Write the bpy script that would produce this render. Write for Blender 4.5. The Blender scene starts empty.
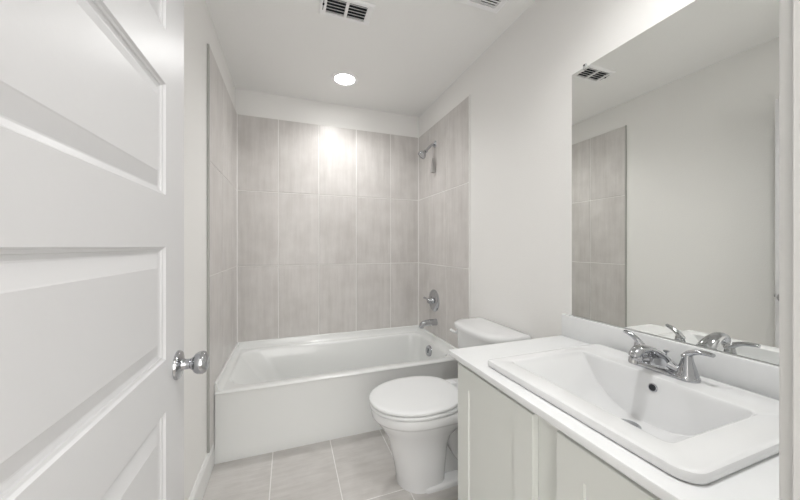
import bpy, bmesh, math
from mathutils import Vector, Matrix

S = bpy.context.scene
COL = S.collection
PI = math.pi

# ------------------------------------------------------------------ camera, world, exposure
cam_d = bpy.data.cameras.new('camera')
cam = bpy.data.objects.new('camera', cam_d)
COL.objects.link(cam)
cam.location = (0.3973, -2.7716, 1.2247)
cam.rotation_euler = (PI / 2, 0, -0.3466)
cam_d.sensor_fit = 'HORIZONTAL'
cam_d.sensor_width = 36.0
cam_d.lens = 306.65 / 800 * 36
cam_d.shift_y = -3.54 / 800
cam_d.clip_start = 0.02
S.camera = cam

world = bpy.data.worlds.new('world')
S.world = world
world.use_nodes = True
world.node_tree.nodes['Background'].inputs[0].default_value = (1.0, 0.98, 0.95, 1)
world.node_tree.nodes['Background'].inputs[1].default_value = 1.75

S.view_settings.view_transform = 'Standard'
S.view_settings.look = 'None'
S.view_settings.gamma = 1.0
S.view_settings.exposure = 1.27
S.view_settings.use_curve_mapping = False

CAN_STRENGTH = 12.0
CAN_WATTS = (22.0, 19.5)
FILL_STRENGTH = 3.0

# ------------------------------------------------------------------ materials
def mat(name, col, rough=0.5, metal=0.0, coat=0.0, noise=None, bump=None, spec=0.5, emit=None):
    m = bpy.data.materials.new(name)
    m.use_nodes = True
    nt = m.node_tree
    b = nt.nodes['Principled BSDF']
    b.inputs['Base Color'].default_value = (*col, 1)
    b.inputs['Roughness'].default_value = rough
    b.inputs['Metallic'].default_value = metal
    b.inputs['Coat Weight'].default_value = coat
    b.inputs['Coat Roughness'].default_value = 0.05
    b.inputs['Specular IOR Level'].default_value = spec
    if emit:
        b.inputs['Emission Color'].default_value = (*emit[0], 1)
        b.inputs['Emission Strength'].default_value = emit[1]
    tc = nt.nodes.new('ShaderNodeTexCoord')
    if noise:
        scale, detail, amt, stretch = noise
        mp = nt.nodes.new('ShaderNodeMapping')
        mp.inputs['Scale'].default_value = stretch
        nt.links.new(tc.outputs['Object'], mp.inputs['Vector'])
        n = nt.nodes.new('ShaderNodeTexNoise')
        n.inputs['Scale'].default_value = scale
        n.inputs['Detail'].default_value = detail
        n.inputs['Roughness'].default_value = 0.62
        nt.links.new(mp.outputs['Vector'], n.inputs['Vector'])
        r = nt.nodes.new('ShaderNodeMapRange')
        r.inputs['From Min'].default_value = 0.25
        r.inputs['From Max'].default_value = 0.75
        r.inputs['To Min'].default_value = 1 - amt
        r.inputs['To Max'].default_value = 1 + amt
        nt.links.new(n.outputs['Fac'], r.inputs['Value'])
        mx = nt.nodes.new('ShaderNodeVectorMath')
        mx.operation = 'SCALE'
        mx.inputs[0].default_value = col
        nt.links.new(r.outputs['Result'], mx.inputs['Scale'])
        nt.links.new(mx.outputs['Vector'], b.inputs['Base Color'])
    if bump:
        scale, dist = bump
        n2 = nt.nodes.new('ShaderNodeTexNoise')
        n2.inputs['Scale'].default_value = scale
        n2.inputs['Detail'].default_value = 3
        nt.links.new(tc.outputs['Object'], n2.inputs['Vector'])
        bp = nt.nodes.new('ShaderNodeBump')
        bp.inputs['Strength'].default_value = 0.35
        bp.inputs['Distance'].default_value = dist
        nt.links.new(n2.outputs['Fac'], bp.inputs['Height'])
        nt.links.new(bp.outputs['Normal'], b.inputs['Normal'])
    return m

def tile_mat(name, c1, c2, rough, axis_stretch):
    """porcelain tile: cloudy beige grey with faint brushed streaks and a slight tone per tile"""
    m = mat(name, c1, rough)
    nt = m.node_tree
    b = nt.nodes['Principled BSDF']
    tc = nt.nodes.new('ShaderNodeTexCoord')
    geo = nt.nodes.new('ShaderNodeNewGeometry')
    n1 = nt.nodes.new('ShaderNodeTexNoise')
    n1.inputs['Scale'].default_value = 7.0
    n1.inputs['Detail'].default_value = 5
    add = nt.nodes.new('ShaderNodeVectorMath')
    add.operation = 'ADD'
    mul = nt.nodes.new('ShaderNodeMath')
    mul.operation = 'MULTIPLY'
    mul.inputs[1].default_value = 37.0
    nt.links.new(geo.outputs['Random Per Island'], mul.inputs[0])
    nt.links.new(tc.outputs['Object'], add.inputs[0])
    nt.links.new(mul.outputs[0], add.inputs[1])
    nt.links.new(add.outputs[0], n1.inputs['Vector'])
    mp = nt.nodes.new('ShaderNodeMapping')
    mp.inputs['Scale'].default_value = axis_stretch
    nt.links.new(add.outputs[0], mp.inputs['Vector'])
    n2 = nt.nodes.new('ShaderNodeTexNoise')
    n2.inputs['Scale'].default_value = 1.0
    n2.inputs['Detail'].default_value = 6
    n2.inputs['Roughness'].default_value = 0.7
    nt.links.new(mp.outputs[0], n2.inputs['Vector'])
    a = nt.nodes.new('ShaderNodeMath'); a.operation = 'MULTIPLY_ADD'
    a.inputs[1].default_value = 0.65; a.inputs[2].default_value = 0.0
    nt.links.new(n2.outputs['Fac'], a.inputs[0])
    a2 = nt.nodes.new('ShaderNodeMath'); a2.operation = 'MULTIPLY_ADD'
    a2.inputs[1].default_value = 0.55
    nt.links.new(n1.outputs['Fac'], a2.inputs[0])
    nt.links.new(a.outputs[0], a2.inputs[2])
    r = nt.nodes.new('ShaderNodeMapRange')
    r.inputs['From Min'].default_value = 0.44
    r.inputs['From Max'].default_value = 0.76
    nt.links.new(a2.outputs[0], r.inputs['Value'])
    mx = nt.nodes.new('ShaderNodeMix')
    mx.data_type = 'RGBA'
    mx.inputs['A'].default_value = (*c1, 1)
    mx.inputs['B'].default_value = (*c2, 1)
    nt.links.new(r.outputs['Result'], mx.inputs['Factor'])
    nt.links.new(mx.outputs['Result'], b.inputs['Base Color'])
    return m

M = {}
M['wall'] = mat('wall_paint', (0.88, 0.872, 0.855), 0.6, bump=(140, 0.002))
M['ceiling'] = mat('ceiling_paint', (0.92, 0.918, 0.905), 0.75, bump=(120, 0.003))
M['trim'] = mat('trim_paint', (0.70, 0.70, 0.69), 0.35)
M['door'] = mat('door_paint', (0.66, 0.66, 0.67), 0.36, bump=(60, 0.0006))
M['tile'] = tile_mat('wall_tile_glaze', (0.57, 0.545, 0.525), (0.69, 0.667, 0.648), 0.3, (26, 26, 2.2))
M['floor_tile'] = tile_mat('floor_tile_glaze', (0.535, 0.513, 0.492), (0.65, 0.63, 0.61), 0.35, (6, 40, 6))
M['grout'] = mat('grout', (0.86, 0.85, 0.83), 0.85)
M['base'] = mat('baseboard_paint', (0.84, 0.84, 0.83), 0.35)
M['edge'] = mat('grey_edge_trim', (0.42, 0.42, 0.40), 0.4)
M['tub'] = mat('tub_enamel', (0.80, 0.81, 0.80), 0.2, coat=0.5)
M['china'] = mat('vitreous_china', (0.79, 0.795, 0.80), 0.08, coat=0.6)
M['plastic'] = mat('seat_plastic', (0.83, 0.84, 0.845), 0.2)
M['counter'] = mat('counter_solid_surface', (0.82, 0.83, 0.835), 0.16, noise=(40, 4, 0.012, (1, 1, 1)))
M['cabinet'] = mat('cabinet_paint', (0.76, 0.775, 0.74), 0.4)
M['chrome'] = mat('chrome', (0.50, 0.51, 0.53), 0.06, metal=1.0)
M['nickel'] = mat('brushed_chrome', (0.55, 0.55, 0.55), 0.22, metal=1.0)
M['mirror'] = mat('mirror_silver', (0.87, 0.88, 0.86), 0.0, metal=1.0)
M['glass_edge'] = mat('mirror_edge', (0.70, 0.74, 0.73), 0.15)
M['dark'] = mat('dark_cavity', (0.012, 0.014, 0.018), 0.7)
M['metal_white'] = mat('white_enamelled_metal', (0.94, 0.94, 0.94), 0.4)
M['tag'] = mat('grey_card', (0.46, 0.45, 0.44), 0.8)
M['clear'] = mat('clear_plastic', (0.5, 0.5, 0.5), 0.2)
M['lens'] = mat('lamp_lens', (0.9, 0.9, 0.9), 0.5, emit=((1.0, 0.995, 0.985), CAN_STRENGTH))
M['fill_lens'] = mat('fill_lamp_lens', (0.9, 0.9, 0.9), 0.5, emit=((1.0, 0.98, 0.95), FILL_STRENGTH))
M['carpet'] = mat('hall_floor', (0.45, 0.42, 0.39), 0.8, noise=(90, 4, 0.15, (1, 1, 1)))

# ------------------------------------------------------------------ mesh helpers
def finish(name, bm, m, parent=None, smooth=None, loc=None):
    bmesh.ops.recalc_face_normals(bm, faces=bm.faces[:])
    if smooth is not None:
        ca = math.radians(smooth)
        for f in bm.faces:
            f.smooth = True
        for e in bm.edges:
            if len(e.link_faces) == 2 and e.calc_face_angle(0) > ca:
                e.smooth = False
    me = bpy.data.meshes.new(name)
    bm.to_mesh(me)
    bm.free()
    for x in (m if isinstance(m, (list, tuple)) else [m]):
        me.materials.append(x)
    o = bpy.data.objects.new(name, me)
    COL.objects.link(o)
    if parent:
        o.parent = parent
        o.matrix_parent_inverse = parent.matrix_world.inverted() if parent.type != 'EMPTY' else Matrix.Translation(-parent.location)
    return o

def tag(o, label=None, cat=None, group=None, kind=None):
    if label: o['label'] = label
    if cat: o['category'] = cat
    if group: o['group'] = group
    if kind: o['kind'] = kind
    return o

def thing(name, label, cat, loc, group=None):
    o = bpy.data.objects.new(name, None)
    o.empty_display_size = 0.05
    COL.objects.link(o)
    o.location = loc
    return tag(o, label, cat, group)

def box(bm, x0, x1, y0, y1, z0, z1, bev=0.0, seg=2, mi=0):
    mtx = Matrix.Translation(((x0 + x1) / 2, (y0 + y1) / 2, (z0 + z1) / 2)) @ Matrix.Diagonal((abs(x1 - x0), abs(y1 - y0), abs(z1 - z0), 1))
    r = bmesh.ops.create_cube(bm, size=1, matrix=mtx)
    vs = r['verts']
    fs = set(f for v in vs for f in v.link_faces)
    for f in fs:
        f.material_index = mi
    if bev > 0:
        es = list(set(e for v in vs for e in v.link_edges))
        rr = bmesh.ops.bevel(bm, geom=es, offset=bev, segments=seg, profile=0.5, affect='EDGES', clamp_overlap=True, material=mi)
    return vs

def loft(bm, rings, cap0=True, cap1=True, mi=0, closed=True):
    vr = [[bm.verts.new(p) for p in r] for r in rings]
    n = len(vr[0])
    for a, b in zip(vr, vr[1:]):
        for i in range(n if closed else n - 1):
            j = (i + 1) % n
            f = bm.faces.new((a[i], a[j], b[j], b[i]))
            f.material_index = mi
    if cap0:
        bm.faces.new(vr[0][::-1]).material_index = mi
    if cap1:
        bm.faces.new(vr[-1]).material_index = mi
    return vr

def rrect(x0, x1, y0, y1, r, z, k=8):
    """rounded rectangle ring, always 4*(k+1) points"""
    pts = []
    if not isinstance(r, (tuple, list)):
        r = (r,) * 4
    for (cx, cy, a0, q) in ((x1, y1, 0, r[0]), (x0, y1, PI / 2, r[1]), (x0, y0, PI, r[2]), (x1, y0, 1.5 * PI, r[3])):
        ox = cx - q if cx == x1 else cx + q
        oy = cy - q if cy == y1 else cy + q
        for i in range(k + 1):
            a = a0 + PI / 2 * i / k
            pts.append((ox + q * math.cos(a), oy + q * math.sin(a), z))
    return pts

def tube(bm, pts, rad, n=16, caps=True, mi=0, flat=1.0, up=(0, 0, 1)):
    """round (or flattened) tube along a smoothed path"""
    pts = [Vector(p) for p in pts]
    if not isinstance(rad, (list, tuple)):
        rad = [rad] * len(pts)
    if not isinstance(flat, (list, tuple)):
        flat = [flat] * len(pts)
    rings = []
    for i, p in enumerate(pts):
        t = (pts[min(i + 1, len(pts) - 1)] - pts[max(i - 1, 0)]).normalized()
        u = Vector(up)
        s = t.cross(u)
        if s.length < 1e-4:
            s = t.cross(Vector((0, 1, 0)))
        s.normalize()
        w = s.cross(t).normalized()
        rings.append([p + s * rad[i] * math.cos(a) + w * rad[i] * flat[i] * math.sin(a) for a in [2 * PI * k / n for k in range(n)]])
    loft(bm, rings, caps, caps, mi)

def catmull(pts, k=6):
    P = [Vector(p) for p in pts]
    out = []
    for i in range(len(P) - 1):
        a, b, c, d = P[max(i - 1, 0)], P[i], P[i + 1], P[min(i + 2, len(P) - 1)]
        for j in range(k):
            t = j / k
            out.append(0.5 * ((2 * b) + (c - a) * t + (2 * a - 5 * b + 4 * c - d) * t * t + (3 * b - a - 3 * c + d) * t ** 3))
    out.append(P[-1])
    return out

def lerp_list(v, k=6):
    out = []
    for a, b in zip(v, v[1:]):
        out += [a + (b - a) * j / k for j in range(k)]
    return out + [v[-1]]

def lathe(bm, prof, origin, axis=(0, 0, 1), n=28, cap0=True, cap1=True, mi=0, sy=1.0):
    """prof: list of (radius, distance along axis)"""
    ax = Vector(axis).normalized()
    u = ax.orthogonal().normalized()
    if abs(ax.z) < 0.9:
        u = Vector((0, 0, 1)).cross(ax).normalized()
    v = ax.cross(u)
    o = Vector(origin)
    rings = [[o + ax * h + u * (r * math.cos(2 * PI * k / n)) + v * (r * sy * math.sin(2 * PI * k / n)) for k in range(n)] for r, h in prof]
    loft(bm, rings, cap0, cap1, mi)

# ------------------------------------------------------------------ room dimensions
W = 1.592            # tile face to tile face
XR = 1.602           # painted right wall
XL = -0.013
YB = 0.010
YF = -2.608          # entry wall, room side
ZC = 2.5025
ZT = 0.4534          # underside of the tile above the tub
TH = 0.6126          # tile row pitch
TW = 0.3311          # tile column pitch
YT = -0.893          # front end of the side tile panels
TK = 0.010           # tile thickness
G = 0.0034           # half width of a joint

def structure(o):
    o['kind'] = 'structure'
    return o

bm = bmesh.new(); box(bm, XL - 0.12, XL, YF - 0.12, YB + 0.12, 0, ZC)
wall_left = structure(finish('wall_left', bm, M['wall']))
bm = bmesh.new(); box(bm, XR, XR + 0.12, YF - 0.12, YB + 0.12, 0, ZC)
wall_right = structure(finish('wall_right', bm, M['wall']))
bm = bmesh.new(); box(bm, XL, XR, YB, YB + 0.12, 0, ZC)
wall_back = structure(finish('wall_back', bm, M['wall']))
# entry wall with the doorway
JX0, JX1, DH = 0.100, 0.902, 2.100
bm = bmesh.new()
box(bm, XL, JX0 - 0.018, YF - 0.12, YF, 0, ZC)
box(bm, JX1 + 0.018, XR, YF - 0.12, YF, 0, ZC)
box(bm, JX0 - 0.018, JX1 + 0.018, YF - 0.12, YF, DH + 0.018, ZC)
structure(finish('wall_entry', bm, M['wall']))
bm = bmesh.new(); box(bm, XL - 0.12, XR + 0.12, YF - 0.12, YB + 0.12, ZC, ZC + 0.1)
structure(finish('ceiling', bm, M['ceiling']))

# door lining and casings
bm = bmesh.new()
box(bm, JX0 - 0.018, JX0, YF - 0.122, YF + 0.002, 0, DH + 0.018, 0.001)
box(bm, JX1, JX1 + 0.018, YF - 0.122, YF + 0.002, 0, DH + 0.018, 0.001)
box(bm, JX0, JX1, YF - 0.122, YF + 0.002, DH, DH + 0.018, 0.001)
box(bm, JX1 - 0.010, JX1, YF - 0.085, YF - 0.045, 0, DH, 0.001)
box(bm, JX0, JX0 + 0.010, YF - 0.085, YF - 0.045, 0, DH, 0.001)
structure(finish('trim_1', bm, M['trim']))
for i, (ya, yb) in enumerate(((YF, YF + 0.014), (YF - 0.134, YF - 0.12))):
    bm = bmesh.new()
    lx = XL if i == 0 else JX0 - 0.07
    box(bm, lx, JX0 - 0.006, ya, yb, 0, DH + 0.07, 0.002)
    box(bm, JX1 + 0.006, JX1 + 0.064, ya, yb, 0, DH + 0.07, 0.002)
    box(bm, JX0 - 0.006, JX1 + 0.006, ya, yb, DH + 0.006, DH + 0.07, 0.002)
    structure(finish('trim_%d' % (i + 2), bm, M['trim']))

# floor: individual porcelain tiles over a grout bed
bm = bmesh.new()
box(bm, XL - 0.12, XR + 0.12, YF - 0.12, YB + 0.12, -0.06, -0.0015, mi=1)
xs = [XL, 0.306, 0.640, 0.966, 1.297, XR]
ys = [YF - 0.115, -1.98, -1.322, -0.664, YB]
for a, b in zip(xs, xs[1:]):
    for c, d in zip(ys, ys[1:]):
        box(bm, a + G * 0.8, b - G * 0.8, c + G * 0.8, d - G * 0.8, -0.008, 0.0, 0.0008, 1)
structure(finish('floor', bm, [M['floor_tile'], M['grout']]))

# baseboards
def baseboard(name, x0, x1, y0, y1, nx, ny):
    bm = bmesh.new()
    t, h = 0.014, 0.130
    if nx:
        s = nx
        xa = x0 if s > 0 else x1
        prof = [(0, 0), (t, 0), (t, h - 0.022), (t - 0.004, h - 0.010), (0.004, h), (0, h)]
        loft(bm, [[(xa + s * p, y, q) for p, q in prof] for y in (y0, y1)])
    else:
        s = ny
        prof = [(0, 0), (t, 0), (t, h - 0.022), (t - 0.004, h - 0.010), (0.004, h), (0, h)]
        ya = y0 if s > 0 else y1
        loft(bm, [[(x, ya + s * p, q) for p, q in prof] for x in (x0, x1)])
    return structure(finish(name, bm, M['base']))
baseboard('baseboard_left', XL, XL, YF + 0.014, -0.800, 1, 0)
baseboard('baseboard_right', XR, XR, -1.700, -0.800, -1, 0)

# ------------------------------------------------------------------ tile surround: one panel of tiles per wall
rows = [ZT, ZT + TH, ZT + 2 * TH, ZT + 3 * TH]
def tile_panel(name, axis, plane, back, cols, parent, leg=None):
    bm = bmesh.new()
    lo, hi = min(cols), max(cols)
    fa, fb = sorted((plane, back))
    inner = (plane + (back - plane) * 0.28)
    ga, gb = sorted((inner, back))
    def slab(c0, c1, z0, z1, mi, bev, a, b):
        if axis == 'y':
            box(bm, c0, c1, a, b, z0, z1, bev, 1, mi)
        else:
            box(bm, a, b, c0, c1, z0, z1, bev, 1, mi)
    slab(lo, hi, rows[0] - 0.03, rows[-1], 1, 0, ga, gb)
    for c0, c1 in zip(cols, cols[1:]):
        for k in range(3):
            e0 = 0 if c0 == lo else G
            e1 = 0 if c1 == hi else G
            slab(c0 + e0, c1 - e1, rows[k] + (G if k else -0.002), rows[k + 1] - (G if k < 2 else 0), 0, 0.0012, fa, fb)
    if leg:
        slab(leg[0], leg[1], 0.130, rows[0] - G, 0, 0.0012, fa, fb)
    o = finish(name, bm, [M['tile'], M['grout']])
    return structure(o)

X0 = -0.0195
bcols = [0.003, X0 + TW, X0 + 2 * TW, X0 + 3 * TW, X0 + 4 * TW, W - 0.003]
scols = [YT, YT + TW, YT + 2 * TW, -0.003]
tile_panel('trim_4', 'y', 0.0, YB, bcols, wall_back)
tile_panel('trim_5', 'x', 0.0, XL, scols, wall_left, leg=(YT, -0.80))
tile_panel('trim_6', 'x', W, XR, scols, wall_right, leg=(YT, -0.80))
# edge strip, left upright grey and the rest pale, that finishes the tile ends and the corner caulk
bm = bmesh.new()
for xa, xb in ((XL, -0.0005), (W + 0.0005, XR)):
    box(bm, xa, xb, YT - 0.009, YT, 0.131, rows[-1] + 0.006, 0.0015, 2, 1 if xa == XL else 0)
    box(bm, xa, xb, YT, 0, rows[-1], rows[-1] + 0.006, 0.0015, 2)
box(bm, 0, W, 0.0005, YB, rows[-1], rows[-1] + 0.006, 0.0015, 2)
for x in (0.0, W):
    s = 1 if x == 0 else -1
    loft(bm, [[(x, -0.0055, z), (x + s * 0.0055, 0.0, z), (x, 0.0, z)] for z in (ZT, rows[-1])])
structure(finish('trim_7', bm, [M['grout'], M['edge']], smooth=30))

# ------------------------------------------------------------------ hall outside the doorway
HX0, HX1, HY = -0.9, 2.2, -4.3
bm = bmesh.new(); box(bm, HX0, HX1, HY, YF - 0.12, -0.06, 0.0)
structure(finish('floor_hall', bm, M['carpet']))
bm = bmesh.new(); box(bm, HX0, HX1, HY, YF - 0.12, ZC, ZC + 0.1)
structure(finish('ceiling_hall', bm, M['ceiling']))
bm = bmesh.new(); box(bm, HX0 - 0.1, HX0, HY, YF - 0.0, 0, ZC); box(bm, HX0, XL - 0.12, YF - 0.12, YF - 0.0, 0, ZC)
structure(finish('wall_hall_left', bm, M['wall']))
bm = bmesh.new(); box(bm, HX1, HX1 + 0.1, HY, YF - 0.0, 0, ZC); box(bm, XR + 0.12, HX1, YF - 0.12, YF - 0.0, 0, ZC)
structure(finish('wall_hall_right', bm, M['wall']))
WX0, WX1, WZ0, WZ1 = -0.5, 1.8, 0.35, 2.30  # unseen opening added behind the camera so world light comes in as fill
bm = bmesh.new()
box(bm, HX0 - 0.1, WX0, HY - 0.1, HY, 0, ZC)
box(bm, WX1, HX1 + 0.1, HY - 0.1, HY, 0, ZC)
box(bm, WX0, WX1, HY - 0.1, HY, 0, WZ0)
box(bm, WX0, WX1, HY - 0.1, HY, WZ1, ZC)
structure(finish('wall_hall_back', bm, M['wall']))
bm = bmesh.new()
for x in (WX0 + 0.02, (WX0 + WX1) / 2, WX1 - 0.02):
    box(bm, x - 0.02, x + 0.02, HY - 0.07, HY - 0.03, WZ0, WZ1)
for z in (WZ0 + 0.02, WZ1 - 0.02):
    box(bm, WX0 + 0.04, WX1 - 0.04, HY - 0.068, HY - 0.032, z - 0.02, z + 0.02)
structure(finish('added_fill_window_1', bm, M['trim']))

# ------------------------------------------------------------------ the open door
DX, DY0, DY1, DZ0, DZ1 = 0.1417, -2.600, -1.838, 0.012, 2.075
DT = 0.036
bm = bmesh.new()
opens = [(0.250, 0.500), (0.615, 0.861), (0.975, 1.224), (1.338, 1.582), (1.700, 1.945)]
py0, py1 = -2.476, -1.961
def door_face(s, xf):
    """stiles, rails and raised panels of one face; s = outward direction along x"""
    def q(a, b, c, d):
        return bm.faces.new([bm.verts.new(p) for p in (a, b, c, d)])
    def rect(y0, y1, z0, z1):
        q((xf, y0, z0), (xf, y1, z0), (xf, y1, z1), (xf, y0, z1))
    rect(DY0, py0, DZ0, DZ1)
    rect(py1, DY1, DZ0, DZ1)
    zz = DZ0
    for a, b in opens:
        rect(py0, py1, zz, a)
        zz = b
    rect(py0, py1, zz, DZ1)
    prof = [(0, 0), (0.003, 0.0042), (0.007, 0.0058), (0.008, 0.0085), (0.014, 0.0108), (0.0165, 0.0108), (0.042, 0.0020), (0.044, 0.0010)]
    for a, b in opens:
        rings = []
        for ins, dep in prof:
            x = xf - s * dep
            rings.append([(x, py0 + ins, a + ins), (x, py1 - ins, a + ins), (x, py1 - ins, b - ins), (x, py0 + ins, b - ins)])
        loft(bm, rings, False, True)
door_face(1, DX)
door_face(-1, DX - DT)
xa, xb = DX - DT, DX
for (y0, y1, z0, z1) in ((DY0, DY0, DZ0, DZ1), (DY1, DY1, DZ0, DZ1)):
    bm.faces.new([bm.verts.new(p) for p in ((xa, y0, z0), (xb, y0, z0), (xb, y0, z1), (xa, y0, z1))])
for z in (DZ0, DZ1):
    bm.faces.new([bm.verts.new(p) for p in ((xa, DY0, z), (xb, DY0, z), (xb, DY1, z), (xa, DY1, z))])
bmesh.ops.remove_doubles(bm, verts=bm.verts[:], dist=1e-5)
door = structure(finish('door_1', bm, M['door']))
KY, KZ = -1.888, 0.937
for s, x in ((1, DX), (-1, DX - DT)):
    bm = bmesh.new()
    lathe(bm, [(0.0345, 0), (0.0345, 0.003), (0.0325, 0.0065), (0.026, 0.0085), (0.0185, 0.0095), (0.0150, 0.011), (0.0125, 0.016), (0.0120, 0.026),
               (0.0135, 0.030), (0.0150, 0.031), (0.0150, 0.033), (0.0180, 0.0345), (0.0235, 0.0385), (0.0265, 0.044), (0.0275, 0.050), (0.0268, 0.056), (0.0240, 0.061), (0.0185, 0.0645), (0.0120, 0.0660), (0.0070, 0.0662), (0.0060, 0.0655), (0.0030, 0.0655)],
          (x, KY, KZ), (s, 0, 0), 36)
    finish('door_knob', bm, M['chrome'], door, 40)
bm = bmesh.new(); box(bm, DX - DT / 2 - 0.012, DX - DT / 2 + 0.012, DY1 - 0.0005, DY1 + 0.0012, KZ - 0.028, KZ + 0.028)
box(bm, DX - DT / 2 - 0.006, DX - DT / 2 + 0.006, DY1, DY1 + 0.010, KZ - 0.008, KZ + 0.008, 0.002)
finish('latch', bm, M['nickel'], door)
for z in (0.25, 1.05, 1.85):
    bm = bmesh.new()
    tube(bm, [(DX - DT - 0.004, DY0 + 0.002, z - 0.045), (DX - DT - 0.004, DY0 + 0.002, z + 0.045)], 0.006, 12)
    finish('hinge', bm, M['nickel'], door, 40)

# ------------------------------------------------------------------ bathtub
tub = thing('bathtub', 'white alcove bathtub with a plain front apron set between three tiled walls', 'bathtub', (W / 2, -0.4, 0))
bm = bmesh.new()
K = 10
e = 0.0008
def tr(z, ins, front, r):
    return rrect(e + ins, W - e - ins, front, -e - ins, r, z, K)
rim = 0.402
rings = [tr(0.0, 0, -0.797, 0.0006), tr(0.050, 0, -0.797, 0.0006), tr(0.080, 0, -0.792, 0.0006), tr(0.372, 0, -0.788, 0.0006), tr(0.384, 0, -0.790, 0.0006),
         tr(0.387, 0, -0.797, 0.0006), tr(0.392, 0, -0.799, 0.0006), tr(0.398, 0, -0.796, 0.0006), tr(0.4015, 0, -0.789, 0.0006), tr(rim, 0, -0.780, 0.0006)]
# opening, then down into the well
def well(x0, x1, y0, y1, r, z):
    return rrect(x0, x1, y0, y1, r, z, K)
rings += [well(0.046, 1.553, -0.742, -0.062, (.10, .13, .13, .10), rim + 0.0005),
          well(0.052, 1.549, -0.736, -0.068, (.10, .13, .13, .10), rim - 0.002),
          well(0.060, 1.544, -0.730, -0.074, (.10, .13, .13, .10), rim - 0.009),
          well(0.072, 1.540, -0.726, -0.079, (.10, .13, .13, .10), rim - 0.024),
          well(0.150, 1.528, -0.712, -0.094, (.10, .13, .13, .10), 0.27),
          well(0.240, 1.512, -0.696, -0.112, (.10, .13, .13, .10), 0.15),
          well(0.285, 1.498, -0.684, -0.126, (.10, .12, .12, .10), 0.10),
          well(0.330, 1.470, -0.655, -0.155, (.10, .12, .12, .10), 0.068),
          well(0.400, 1.410, -0.600, -0.210, (.09, .10, .10, .09), 0.058)]
loft(bm, rings, True, True)
# upstand along the three walls
def upstand(axis):
    prof = [(0.0, rim - 0.004), (0.040, rim - 0.001), (0.028, rim + 0.004), (0.019, rim + 0.016), (0.015, rim + 0.034), (0.012, ZT - 0.004), (0.008, ZT - 0.001), (0.0, ZT)]
    if axis == 'b':
        loft(bm, [[(x, -e - p, z) for p, z in prof] for x in (e, W - e)])
    elif axis == 'l':
        loft(bm, [[(e + p, y, z) for p, z in prof] for y in (-0.792, -e)])
    else:
        loft(bm, [[(W - e - p, y, z) for p, z in prof] for y in (-0.792, -e)])
for a in 'blr':
    upstand(a)
finish('tub_shell', bm, M['tub'], tub, 38)
bm = bmesh.new()
nrm = Vector((-1, -0.10, 0.16)).normalized()
oc = Vector((1.534, -0.372, 0.325))
lathe(bm, [(0.046, -0.006), (0.046, 0.008), (0.043, 0.013), (0.030, 0.017), (0.010, 0.018)], oc, nrm, 28)
box(bm, oc.x - 0.030, oc.x - 0.012, oc.y - 0.008, oc.y + 0.008, oc.z - 0.014, oc.z + 0.026, 0.003)
finish('overflow_plate', bm, M['chrome'], tub, 35)
bm = bmesh.new(); lathe(bm, [(0.034, -0.002), (0.034, 0.002), (0.028, 0.004), (0.012, 0.002)], (1.36, -0.40, 0.058), (0, 0, 1), 24)
finish('drain', bm, M['chrome'], tub, 35)

# ------------------------------------------------------------------ shower and tub fittings on the right tiled wall
sh = thing('wall_shower', 'chrome shower head on a bent arm high on the right tiled wall', 'shower head', (W, -0.362, 2.118))
bm = bmesh.new(); lathe(bm, [(0.030, 0), (0.029, 0.004), (0.022, 0.010), (0.012, 0.013)], (W, -0.362, 2.116), (-1, 0, 0), 24)
finish('flange', bm, M['chrome'], sh, 40)
bm = bmesh.new()
tube(bm, catmull([(W, -0.362, 2.116), (W - 0.022, -0.362, 2.113), (W - 0.042, -0.362, 2.096), (W - 0.064, -0.362, 2.072), (W - 0.084, -0.362, 2.052)], 5), 0.0105, 14)
finish('arm', bm, M['chrome'], sh, 60)
bm = bmesh.new()
d = Vector((-0.70, 0, -0.72)).normalized()
lathe(bm, [(0.013, -0.004), (0.016, 0.004), (0.016, 0.014), (0.012, 0.018), (0.014, 0.024), (0.021, 0.032), (0.033, 0.048), (0.038, 0.060), (0.0385, 0.070), (0.036, 0.074), (0.031, 0.075), (0.030, 0.071), (0.010, 0.070)], (W - 0.080, -0.362, 2.056), d, 28)
finish('spray_head', bm, M['chrome'], sh, 40)

tg = thing('hang_tag', 'small grey tag hanging by a thread from the shower arm', 'tag', (W - 0.021, -0.362, 2.105))
bm = bmesh.new(); tube(bm, [(W - 0.021, -0.362, 2.104), (W - 0.021, -0.362, 1.985)], 0.0022, 8)
finish('thread', bm, M['tag'], tg)
bm = bmesh.new()
loft(bm, [rrect(W - 0.021 - w, W - 0.021 + w, -0.362 - w * 0.9, -0.362 + w * 0.9, 0.0025, z, 3) for w, z in ((0.004, 1.992), (0.007, 1.975), (0.011, 1.930), (0.017, 1.880), (0.018, 1.866))])
finish('tag_body', bm, M['tag'], tg)

vl = thing('shower_valve', 'round chrome shower valve plate with a lever on the right tiled wall', 'shower valve', (W, -0.350, 0.752))
bm = bmesh.new(); lathe(bm, [(0.096, 0), (0.096, 0.006), (0.088, 0.014), (0.058, 0.020), (0.034, 0.022)], (W, -0.350, 0.752), (-1, 0, 0), 36)
finish('escutcheon', bm, M['chrome'], vl, 40)
bm = bmesh.new()
lathe(bm, [(0.034, 0.010), (0.032, 0.022), (0.026, 0.030), (0.025, 0.055), (0.022, 0.062), (0.010, 0.064)], (W, -0.350, 0.752), (-1, 0, 0), 28)
tube(bm, catmull([(W - 0.046, -0.350, 0.752), (W - 0.052, -0.330, 0.757), (W - 0.056, -0.296, 0.763), (W - 0.056, -0.262, 0.765)], 4), lerp_list([0.011, 0.010, 0.011, 0.013], 4), 12, flat=0.7)
finish('lever_handle', bm, M['chrome'], vl, 40)

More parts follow.
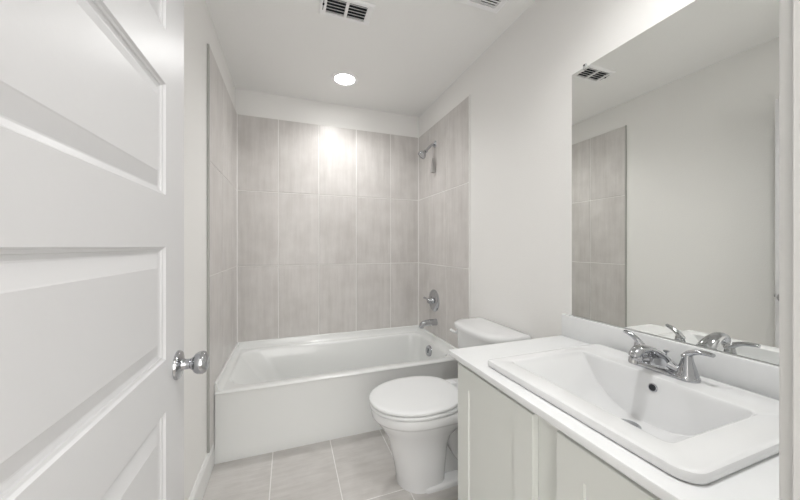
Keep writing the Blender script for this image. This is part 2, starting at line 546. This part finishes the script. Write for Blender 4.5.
sp = thing('tub_spout', 'chrome tub spout below the round valve on the right tiled wall', 'tub spout', (W, -0.385, 0.571))
bm = bmesh.new()
lathe(bm, [(0.029, 0.0), (0.029, 0.006), (0.026, 0.010)], (W, -0.385, 0.572), (-1, 0, 0), 24)
path = catmull([(W - 0.002, -0.385, 0.572), (W - 0.06, -0.385, 0.572), (W - 0.105, -0.385, 0.570), (W - 0.128, -0.385, 0.562), (W - 0.137, -0.385, 0.546), (W - 0.138, -0.385, 0.532)], 4)
tube(bm, path, lerp_list([0.028, 0.028, 0.026, 0.024, 0.020, 0.018], 4), 20, up=(0, 1, 0))
finish('spout_body', bm, M['chrome'], sp, 45)

# ------------------------------------------------------------------ toilet
TY = -1.262
toilet = thing('toilet', 'white two piece toilet with closed lid between the bathtub and the vanity', 'toilet', (1.2, TY, 0))
def egg(xf, xb, hw, xm, z, n=40, pb=2.6, pf=2.0, yc=TY):
    pts = []
    for i in range(n):
        a = 2 * PI * i / n
        c, s = math.cos(a), math.sin(a)
        if c >= 0:
            x = xm - (xm - xf) * abs(c) ** (2 / pf)
            y = hw * math.copysign(abs(s) ** (2 / pf), s)
        else:
            x = xm + (xb - xm) * abs(c) ** (2 / pb)
            y = hw * math.copysign(abs(s) ** (2 / pb), s)
        pts.append((x, yc + y, z))
    return pts
bm = bmesh.new()
rings = [egg(0.925, 1.165, 0.122, 1.04, 0.0, pb=4), egg(0.924, 1.166, 0.123, 1.04, 0.04, pb=4), egg(0.912, 1.170, 0.128, 1.04, 0.10, pb=4), egg(0.896, 1.175, 0.135, 1.04, 0.17, pb=4),
         egg(0.882, 1.185, 0.141, 1.04, 0.225, pb=3.6), egg(0.864, 1.21, 0.150, 1.04, 0.265, pb=3.2), egg(0.842, 1.27, 0.163, 1.03, 0.300, pb=3), egg(0.823, 1.36, 0.174, 1.03, 0.325, pb=3), egg(0.811, 1.44, 0.181, 1.03, 0.343, pb=3.2), egg(0.806, 1.48, 0.184, 1.03, 0.352, pb=3.4),
         egg(0.797, 1.505, 0.191, 1.03, 0.357, pb=3.6), egg(0.793, 1.515, 0.194, 1.03, 0.364, pb=3.8), egg(0.792, 1.52, 0.195, 1.03, 0.394, pb=3.8), egg(0.797, 1.515, 0.191, 1.03, 0.401, pb=3.8), egg(0.815, 1.50, 0.178, 1.03, 0.403, pb=3.8)]
loft(bm, rings, True, True)
loft(bm, [rrect(1.08, 1.43, TY - 0.062, TY + 0.062, 0.03, z, 6) for z in (0.01, 0.20)] + [rrect(1.08, 1.50, TY - 0.10, TY + 0.10, 0.03, z, 6) for z in (0.36,)])
# foot flange
loft(bm, [rrect(1.02 + i, 1.430 - i, TY - 0.132 + i, TY + 0.132 - i, 0.04, z, 6) for i, z in ((0, 0), (0, 0.014), (0.003, 0.020), (0.010, 0.024))])
for s in (-1, 1):   # trapway relief on both sides
    tube(bm, catmull([(1.10, TY + s * 0.06, 0.29), (1.19, TY + s * 0.066, 0.255), (1.235, TY + s * 0.068, 0.17), (1.285, TY + s * 0.068, 0.105), (1.36, TY + s * 0.066, 0.12), (1.42, TY + s * 0.06, 0.24)], 5), 0.043, 14)
finish('bowl', bm, M['china'], toilet, 60)
def slab_egg(name, xf, xb, hw, xm, z0, z1, m, dome=0.0, pb=2.6, bev=0.006):
    bm = bmesh.new()
    def rg(i, z):
        return egg(xf + i, xb - i, hw - i, xm, z, 48, pb)
    rr = [rg(bev, z0), rg(bev * 0.3, z0 + bev * 0.3), rg(0, z0 + bev), rg(0, z1 - bev), rg(bev * 0.3, z1 - bev * 0.3), rg(bev, z1)]
    if dome:
        rr += [rg(0.03, z1 + dome * 0.35), rg(0.08, z1 + dome * 0.8), rg(0.14, z1 + dome)]
    loft(bm, rr, True, True)
    return finish(name, bm, m, toilet, 50)
slab_egg('seat', 0.783, 1.300, 0.201, 1.03, 0.4055, 0.4235, M['plastic'], bev=0.006)
slab_egg('lid', 0.781, 1.268, 0.203, 1.03, 0.4275, 0.4450, M['plastic'], 0.004, bev=0.006)
for s in (-1, 1):
    bm = bmesh.new(); box(bm, 1.262, 1.315, TY + s * 0.078 - 0.028, TY + s * 0.078 + 0.028, 0.402, 0.436, 0.008, 3)
    finish('hinge', bm, M['plastic'], toilet, 40)
def tankring(x0, x1, hw, z, r=0.05, bow=0.0):
    pts = rrect(x0, x1, TY - hw, TY + hw, (0.012, r, r, 0.012), z, 8)
    return [(x - (bow * (1 - ((y - TY) / hw) ** 2) if x < (x0 + x1) / 2 else 0), y, z) for x, y, z in pts]
def subdiv_front(r):
    # add points along the front edge so that it can bow
    out = []
    n = len(r)
    for i in range(n):
        out.append(r[i])
        a, b = Vector(r[i]), Vector(r[(i + 1) % n])
        if i in (8, 17, 26, 35):
            for k in range(1, 10):
                out.append(tuple(a.lerp(b, k / 10)))
    return out
def tr2(x0, x1, hw, z, r, bow):
    p = subdiv_front(rrect(x0, x1, TY - hw, TY + hw, (0.012, r, r, 0.012), z, 8))
    return [(x - (bow * max(0, 1 - ((y - TY) / hw) ** 2) * max(0.0, (x1 - x) / (x1 - x0))), y, zz) for x, y, zz in p]
bm = bmesh.new()
loft(bm, [tr2(1.415, 1.588, 0.185, 0.403, 0.06, 0.026), tr2(1.405, 1.588, 0.196, 0.42, 0.065, 0.028), tr2(1.397, 1.588, 0.207, 0.55, 0.07, 0.030), tr2(1.390, 1.588, 0.222, 0.722, 0.075, 0.032)], True, True)
finish('tank', bm, M['china'], toilet, 50)
bm = bmesh.new()
loft(bm, [tr2(1.388, 1.590, 0.224, 0.7225, 0.085, 0.034), tr2(1.378, 1.592, 0.236, 0.728, 0.090, 0.036), tr2(1.376, 1.593, 0.238, 0.744, 0.090, 0.036), tr2(1.380, 1.592, 0.234, 0.753, 0.088, 0.036), tr2(1.392, 1.588, 0.222, 0.7585, 0.085, 0.034), tr2(1.42, 1.57, 0.18, 0.760, 0.07, 0.025)], True, True)
finish('tank_lid', bm, M['china'], toilet, 50)
bm = bmesh.new()
lathe(bm, [(0.014, 0), (0.014, 0.008), (0.009, 0.012)], (1.388, TY + 0.165, 0.690), (-1, 0, 0), 16)
tube(bm, catmull([(1.374, TY + 0.165, 0.690), (1.370, TY + 0.190, 0.690), (1.372, TY + 0.212, 0.689), (1.374, TY + 0.228, 0.688)], 4), lerp_list([0.007, 0.008, 0.009, 0.010], 4), 12)
finish('flush_lever', bm, M['plastic'], toilet, 50)
for s in (-1, 1):
    bm = bmesh.new(); lathe(bm, [(0.016, 0), (0.016, 0.006), (0.012, 0.014), (0.004, 0.017)], (1.255, TY + s * 0.112, 0.022), (0, 0, 1), 16)
    finish('bolt_cap', bm, M['plastic'], toilet, 60)

# ------------------------------------------------------------------ vanity cabinet
CX0, CY0, CY1 = 1.030, -2.604, -1.706      # face frame plane, right end, left end
vc = thing('vanity_cabinet', 'pale grey green bathroom vanity cabinet with two recessed panel doors', 'cabinet', (1.3, -2.15, 0))
bm = bmesh.new()
ZTOP = 0.7925
box(bm, CX0 + 0.02, XR - 0.001, CY1 - 0.016, CY1, 0.0, ZTOP)          # left side
box(bm, CX0 + 0.02, XR - 0.001, CY0, CY0 + 0.016, 0.0, ZTOP)
box(bm, CX0 + 0.02, XR - 0.001, CY0 + 0.016, CY1 - 0.016, 0.10, 0.116)
box(bm, XR - 0.010, XR - 0.001, CY0 + 0.016, CY1 - 0.016, 0.116, ZTOP)
box(bm, CX0 + 0.075, CX0 + 0.090, CY0 + 0.016, CY1 - 0.016, 0.0, 0.10)   # toe kick
for y0, y1 in ((CY1 - 0.045, CY1), (CY0, CY0 + 0.045), (-2.198, -2.118)):
    box(bm, CX0, CX0 + 0.02, y0, y1, 0.14, ZTOP - 0.045)
box(bm, CX0, CX0 + 0.02, CY0, CY1, ZTOP - 0.045, ZTOP)
box(bm, CX0, CX0 + 0.02, CY0, CY1, 0.10, 0.14)
finish('body', bm, M['cabinet'], vc)
def shaker(y0, y1, z0, z1):
    bm = bmesh.new()
    xf, xb = 1.010, CX0 - 0.001
    w = 0.073
    rings = [[(xb, y0, z0), (xb, y1, z0), (xb, y1, z1), (xb, y0, z1)]]
    for ins, x in ((0, xf + 0.0015), (0.0015, xf), (w, xf), (w + 0.0030, xf + 0.0050), (w + 0.0036, xf + 0.0052)):
        rings.append([(x, y0 + ins, z0 + ins), (x, y1 - ins, z0 + ins), (x, y1 - ins, z1 - ins), (x, y0 + ins, z1 - ins)])
    loft(bm, rings, True, True)
    return finish('door', bm, M['cabinet'], vc)
shaker(-2.120, -1.732, 0.118, 0.774)
shaker(-2.585, -2.197, 0.118, 0.774)

# ------------------------------------------------------------------ countertop with backsplash
ct = thing('countertop', 'white solid vanity countertop with a low backsplash under the mirror', 'countertop', (1.3, -2.15, 0.793))
CZ = 0.815
SX0, SX1, SY0, SY1 = 1.035, 1.562, -2.458, -1.881
bm = bmesh.new()
def cr(i, z):
    return rrect(0.992 + i, XR - 0.001, CY0 - 0.002, -1.690 - i, 0.002, z, 4)
def ch(z):
    return rrect(SX0 + 0.024, SX1 - 0.024, SY0 + 0.024, SY1 - 0.024, 0.02, z, 4)
rings = [ch(0.793), cr(0.002, 0.793), cr(0, 0.796), cr(0, CZ - 0.004), cr(0.0012, CZ - 0.0012), cr(0.004, CZ), cr(0.006, CZ), ch(CZ)]
loft(bm, rings + [rings[0]], False, False)
bmesh.ops.remove_doubles(bm, verts=bm.verts[:], dist=1e-6)
finish('slab', bm, M['counter'], ct, 30)
bm = bmesh.new(); box(bm, XR - 0.021, XR - 0.0005, CY0 - 0.002, -1.691, CZ - 0.0005, 0.913, 0.002, 2)
finish('backsplash', bm, M['counter'], ct, 30)

# ------------------------------------------------------------------ drop-in sink
sk = thing('sink', 'white rectangular drop-in bathroom sink with a raised rounded rim', 'sink', (1.3, -2.165, CZ))
SZ = 0.838
bm = bmesh.new()
def so(i, z, r=0.038):
    return rrect(SX0 + i, SX1 - i, SY0 + i, SY1 - i, tuple(max(q - i, 0.004) for q in (0.03, 0.014, 0.040, 0.034)), z, 8)
BX0, BX1, BY0, BY1 = 1.100, 1.425, -2.385, -1.925
def sb(x0, x1, y0, y1, r, z):
    return rrect(x0, x1, y0, y1, r, z, 8)
rings = [sb(1.115, 1.43, -2.26, -2.05, 0.03, SZ - 0.160), sb(1.095, 1.44, -2.36, -1.95, 0.03, SZ - 0.11), sb(1.085, 1.45, -2.41, -1.91, 0.03, CZ - 0.016), so(0.030, CZ - 0.012), so(0.030, CZ + 0.0006), so(0.006, CZ + 0.0006), so(0.002, CZ + 0.002), so(0.0, CZ + 0.006), so(0.0, CZ + 0.016), so(0.002, CZ + 0.0205), so(0.006, SZ - 0.0004), so(0.010, SZ), so(0.013, SZ), sb(BX0 - 0.004, BX1 + 0.004, BY0 - 0.004, BY1 + 0.004, 0.018, SZ),
         sb(BX0, BX1, BY0, BY1, 0.016, SZ - 0.0015), sb(BX0 + 0.003, BX1 - 0.002, BY0 + 0.003, BY1 - 0.004, 0.016, SZ - 0.004),
         sb(BX0 + 0.005, BX1 - 0.004, BY0 + 0.012, BY1 - 0.014, 0.007, SZ - 0.014),
         sb(BX0 + 0.010, BX1 - 0.008, BY0 + 0.028, BY1 - 0.032, 0.007, SZ - 0.036),
         sb(BX0 + 0.016, BX1 - 0.013, BY0 + 0.048, BY1 - 0.054, 0.007, SZ - 0.062),
         sb(BX0 + 0.022, BX1 - 0.018, BY0 + 0.070, BY1 - 0.078, 0.007, SZ - 0.088),
         sb(BX0 + 0.028, BX1 - 0.022, BY0 + 0.095, BY1 - 0.104, 0.007, SZ - 0.106),
         sb(BX0 + 0.034, BX1 - 0.025, BY0 + 0.122, BY1 - 0.132, 0.007, SZ - 0.120),
         sb(BX0 + 0.040, BX1 - 0.028, BY0 + 0.150, BY1 - 0.160, 0.007, SZ - 0.130),
         sb(BX0 + 0.044, BX1 - 0.029, BY0 + 0.180, BY1 - 0.188, 0.007, SZ - 0.136),
         sb(BX0 + 0.046, BX1 - 0.031, BY0 + 0.205, BY1 - 0.212, 0.006, SZ - 0.1385)]
loft(bm, rings, True, True)
finish('basin', bm, M['china'], sk, 32)
bm = bmesh.new(); lathe(bm, [(0.030, -0.002), (0.031, 0.002), (0.026, 0.004), (0.021, 0.003), (0.020, 0.007), (0.012, 0.009), (0.002, 0.0095)], (1.334, -2.152, SZ - 0.1385), (0, 0, 1), 28)
finish('drain', bm, M['chrome'], sk, 40)
bm = bmesh.new()
on = Vector((-1, 0, 0.2)).normalized()
lathe(bm, [(0.0125, -0.003), (0.0125, 0.0015), (0.0095, 0.0025), (0.0088, 0.0005)], (1.4165, -2.168, SZ - 0.034), on, 20, True, False)
lathe(bm, [(0.0089, -0.002), (0.0089, 0.0006)], (1.4165, -2.168, SZ - 0.034), on, 20, mi=1)
finish('overflow', bm, [M['chrome'], M['dark']], sk, 40)

# ------------------------------------------------------------------ faucet
FX, FY = 1.488, -2.150
fc = thing('faucet', 'chrome two handle centerset faucet on the back ledge of the sink', 'faucet', (FX, FY, SZ))
bm = bmesh.new()
def stad(hl, hw, z):
    return rrect(FX - hw, FX + hw, FY - hl, FY + hl, hw - 0.0005, z, 8)
loft(bm, [stad(0.094, 0.030, SZ), stad(0.095, 0.031, SZ + 0.003), stad(0.094, 0.030, SZ + 0.009), stad(0.088, 0.025, SZ + 0.014), stad(0.078, 0.018, SZ + 0.016)])
finish('base_plate', bm, M['chrome'], fc, 40)
bm = bmesh.new()
path = catmull([(FX - 0.002, FY, SZ + 0.006), (FX - 0.006, FY, SZ + 0.030), (FX - 0.028, FY, SZ + 0.056), (FX - 0.064, FY, SZ + 0.074), (FX - 0.100, FY, SZ + 0.078), (FX - 0.122, FY, SZ + 0.066), (FX - 0.128, FY, SZ + 0.050)], 5)
tube(bm, path, lerp_list([0.036, 0.032, 0.025, 0.021, 0.0185, 0.0160, 0.0130], 5), 22, flat=lerp_list([0.7, 0.62, 0.55, 0.55, 0.62, 0.8, 0.95], 5), up=(0.3, 0, 1))
# swept web joining the spout to the two hubs
for s in (-1, 1):
    tube(bm, catmull([(FX, FY + s * 0.066, SZ + 0.014), (FX - 0.002, FY + s * 0.040, SZ + 0.020), (FX - 0.006, FY + s * 0.016, SZ + 0.034), (FX - 0.014, FY, SZ + 0.046)], 5), lerp_list([0.010, 0.013, 0.016, 0.016], 5), 14)
spo = finish('spout', bm, M['chrome'], fc, 50)
bm = bmesh.new(); lathe(bm, [(0.0105, 0), (0.0115, 0.003), (0.0115, 0.011), (0.008, 0.012)], (FX - 0.1285, FY, SZ + 0.052), (-0.12, 0, -1), 20)
finish('aerator', bm, M['nickel'], spo, 40)
for s in (-1, 1):
    hy = FY + s * 0.066
    bm = bmesh.new()
    lathe(bm, [(0.026, 0.008), (0.026, 0.016), (0.0235, 0.019), (0.0235, 0.022), (0.0215, 0.030), (0.0165, 0.048), (0.0135, 0.058), (0.0125, 0.066), (0.010, 0.073), (0.004, 0.076)], (FX, hy, SZ), (0, 0, 1), 28)
    if s < 0:
        pts = [(FX + 0.002, hy + 0.008, SZ + 0.062), (FX, hy - 0.006, SZ + 0.077), (FX - 0.003, hy - 0.024, SZ + 0.086), (FX - 0.006, hy - 0.044, SZ + 0.090), (FX - 0.008, hy - 0.062, SZ + 0.090)]
    else:
        pts = [(FX + 0.002, hy - 0.010, SZ + 0.060), (FX, hy + 0.002, SZ + 0.073), (FX - 0.001, hy + 0.015, SZ + 0.084), (FX - 0.003, hy + 0.030, SZ + 0.092), (FX - 0.005, hy + 0.043, SZ + 0.096)]
    tube(bm, catmull(pts, 5), lerp_list([0.010, 0.0108, 0.0098, 0.0098, 0.0085], 5), 14, flat=lerp_list([1, 0.85, 0.72, 0.68, 0.62], 5))
    finish('handle', bm, M['chrome'], fc, 50)
bm = bmesh.new()
tube(bm, [(FX + 0.022, FY, SZ + 0.006), (FX + 0.022, FY, SZ + 0.055)], 0.0026, 8)
lathe(bm, [(0.003, 0), (0.0075, 0.004), (0.008, 0.007), (0.003, 0.009)], (FX + 0.022, FY, SZ + 0.053), (0, 0, 1), 16)
finish('lift_rod', bm, M['chrome'], fc, 50)

# ------------------------------------------------------------------ mirror
MY0, MY1, MZ0, MZ1 = -2.590, -1.735, 0.916, 1.997
mr = thing('mirror', 'large frameless rectangular mirror on the right wall above the backsplash', 'mirror', (XR, -2.16, MZ0))
bm = bmesh.new(); box(bm, XR - 0.006, XR - 0.0005, MY0, MY1, MZ0, MZ1)
xm = XR - 0.006
for f in bm.faces:
    f.material_index = 0 if (f.calc_center_median().x < xm + 1e-4) else 1
finish('glass', bm, [M['mirror'], M['glass_edge']], mr)
bm = bmesh.new()
box(bm, XR - 0.010, XR - 0.0003, -1.806, -1.792, MZ1 - 0.008, MZ1 + 0.014, 0.002)
lathe(bm, [(0.004, 0), (0.004, 0.0015), (0.002, 0.002)], (XR - 0.010, -1.799, MZ1 + 0.008), (-1, 0, 0), 12, mi=1)
finish('clip', bm, [M['clear'], M['dark']], mr, 40)

# ------------------------------------------------------------------ ceiling fittings
vt = thing('ceiling_vent', 'white two column air register on the ceiling, left of the exhaust fan', 'vent', (0.695, -1.124, ZC))
VX0, VX1, VY0, VY1 = 0.546, 0.828, -1.203, -1.046
bm = bmesh.new()
fz0, fz1 = ZC - 0.009, ZC - 0.0002
ox0, ox1, oy0, oy1 = VX0 + 0.036, VX1 - 0.036, VY0 + 0.024, VY1 - 0.024
def frame_ring(x0, x1, y0, y1, z):
    return [(x0, y0, z), (x1, y0, z), (x1, y1, z), (x0, y1, z)]
def ceil_frame(bm, X0, X1, Y0, Y1, a0, a1, b0, b1, drop, slope=0.008):
    rr = [frame_ring(X0, X1, Y0, Y1, ZC - 0.0002), frame_ring(X0, X1, Y0, Y1, ZC - 0.003), frame_ring(X0 + slope, X1 - slope, Y0 + slope, Y1 - slope, ZC - drop),
          frame_ring(a0, a1, b0, b1, ZC - drop), frame_ring(a0, a1, b0, b1, ZC - 0.0002)]
    loft(bm, rr + [rr[0]], False, False)
    bmesh.ops.remove_doubles(bm, verts=bm.verts[:], dist=1e-6)
ceil_frame(bm, VX0, VX1, VY0, VY1, ox0, ox1, oy0, oy1, 0.010)
box(bm, (ox0 + ox1) / 2 - 0.008, (ox0 + ox1) / 2 + 0.008, oy0, oy1, ZC - 0.010, ZC - 0.002)
finish('frame', bm, M['metal_white'], vt)
bm = bmesh.new(); box(bm, ox0, ox1, oy0, oy1, ZC - 0.0012, ZC - 0.0003)
finish('duct_opening', bm, M['dark'], vt)
bm = bmesh.new()
for (a, b) in ((ox0, (ox0 + ox1) / 2 - 0.008), ((ox0 + ox1) / 2 + 0.008, ox1)):
    n = 5
    for k in range(n):
        y = oy0 + (k + 0.5) * (oy1 - oy0) / n
        loft(bm, [[(x, y - 0.0040, ZC - 0.0098), (x, y - 0.0022, ZC - 0.0098), (x, y + 0.0036, ZC - 0.0022), (x, y + 0.0018, ZC - 0.0022)] for x in (a, b)])
finish('louvers', bm, M['metal_white'], vt)

bm = bmesh.new()
box(bm, VX0 + 0.018, VX0 + 0.021, VY0 + 0.040, VY0 + 0.115, ZC - 0.0112, ZC - 0.0095)
box(bm, VX0 + 0.015, VX0 + 0.024, VY0 + 0.066, VY0 + 0.078, ZC - 0.0150, ZC - 0.0095, 0.001)
finish('damper_lever', bm, M['dark'], vt)

fn = thing('exhaust_fan', 'square white exhaust fan grille on the ceiling near the right wall', 'exhaust fan', (1.315, -1.52, ZC))
EX0, EX1, EY0, EY1 = 1.165, 1.465, -1.672, -1.372
bm = bmesh.new()
ceil_frame(bm, EX0, EX1, EY0, EY1, EX0 + 0.05, EX1 - 0.045, EY0 + 0.05, EY1 - 0.045, 0.020, 0.02)
finish('frame', bm, M['metal_white'], fn)
bm = bmesh.new(); box(bm, EX0 + 0.05, EX1 - 0.045, EY0 + 0.05, EY1 - 0.045, ZC - 0.004, ZC - 0.0005)
finish('fan_opening', bm, M['dark'], fn)
bm = bmesh.new()
n = 13
for k in range(n):
    y = EY0 + 0.05 + (k + 0.5) * (EY1 - EY0 - 0.095) / n
    box(bm, EX0 + 0.05, EX1 - 0.045, y - 0.0030, y + 0.0030, ZC - 0.0195, ZC - 0.0165)
box(bm, (EX0 + EX1) / 2 - 0.006, (EX0 + EX1) / 2 + 0.006, EY0 + 0.05, EY1 - 0.045, ZC - 0.0195, ZC - 0.008)
finish('grille', bm, M['metal_white'], fn)

def can_light(label, x, y, watts):
    cl = thing('recessed_ceiling_light', label, 'light', (x, y, ZC), 'recessed ceiling lights')
    bm = bmesh.new()
    lathe(bm, [(0.104, 0.0002), (0.104, 0.004), (0.098, 0.008), (0.078, 0.0085), (0.074, 0.006), (0.074, 0.0002)], (x, y, ZC), (0, 0, -1), 40, False, False)
    finish('trim_ring', bm, M['metal_white'], cl, 40)
    bm = bmesh.new(); lathe(bm, [(0.0735, 0.0003), (0.0735, 0.004), (0.06, 0.0055), (0.03, 0.0062), (0.005, 0.0064)], (x, y, ZC), (0, 0, -1), 40)
    finish('lens', bm, M['lens'], cl, 40)
    ld = bpy.data.lights.new('can_lamp', 'SPOT')
    ld.energy = watts
    ld.color = (1.0, 0.995, 0.985)
    ld.spot_size = math.radians(148)
    ld.spot_blend = 0.9
    ld.shadow_soft_size = 0.07
    lo = bpy.data.objects.new('can_lamp', ld)
    COL.objects.link(lo)
    lo.parent = cl
    lo.location = (0, 0, -0.012)
can_light('round recessed ceiling light glowing white above the bathtub', 0.795, -0.430, CAN_WATTS[0])
can_light('round recessed ceiling light above the vanity sink', 1.09, -2.28, CAN_WATTS[1])

hl = thing('added_fill_lamp', 'added round fill lamp, unseen, on the hall ceiling outside the doorway', 'light', (0.5, -3.5, ZC))  # unseen lamp added in the hall as fill for the bathroom
bm = bmesh.new(); lathe(bm, [(0.21, 0.0002), (0.21, 0.02), (0.20, 0.03)], (0.5, -3.5, ZC), (0, 0, -1), 32)
finish('pan', bm, M['metal_white'], hl, 40)
bm = bmesh.new(); lathe(bm, [(0.195, 0.031), (0.185, 0.06), (0.14, 0.085), (0.07, 0.10), (0.01, 0.103)], (0.5, -3.5, ZC), (0, 0, -1), 32)
finish('diffuser', bm, M['fill_lens'], hl, 40)
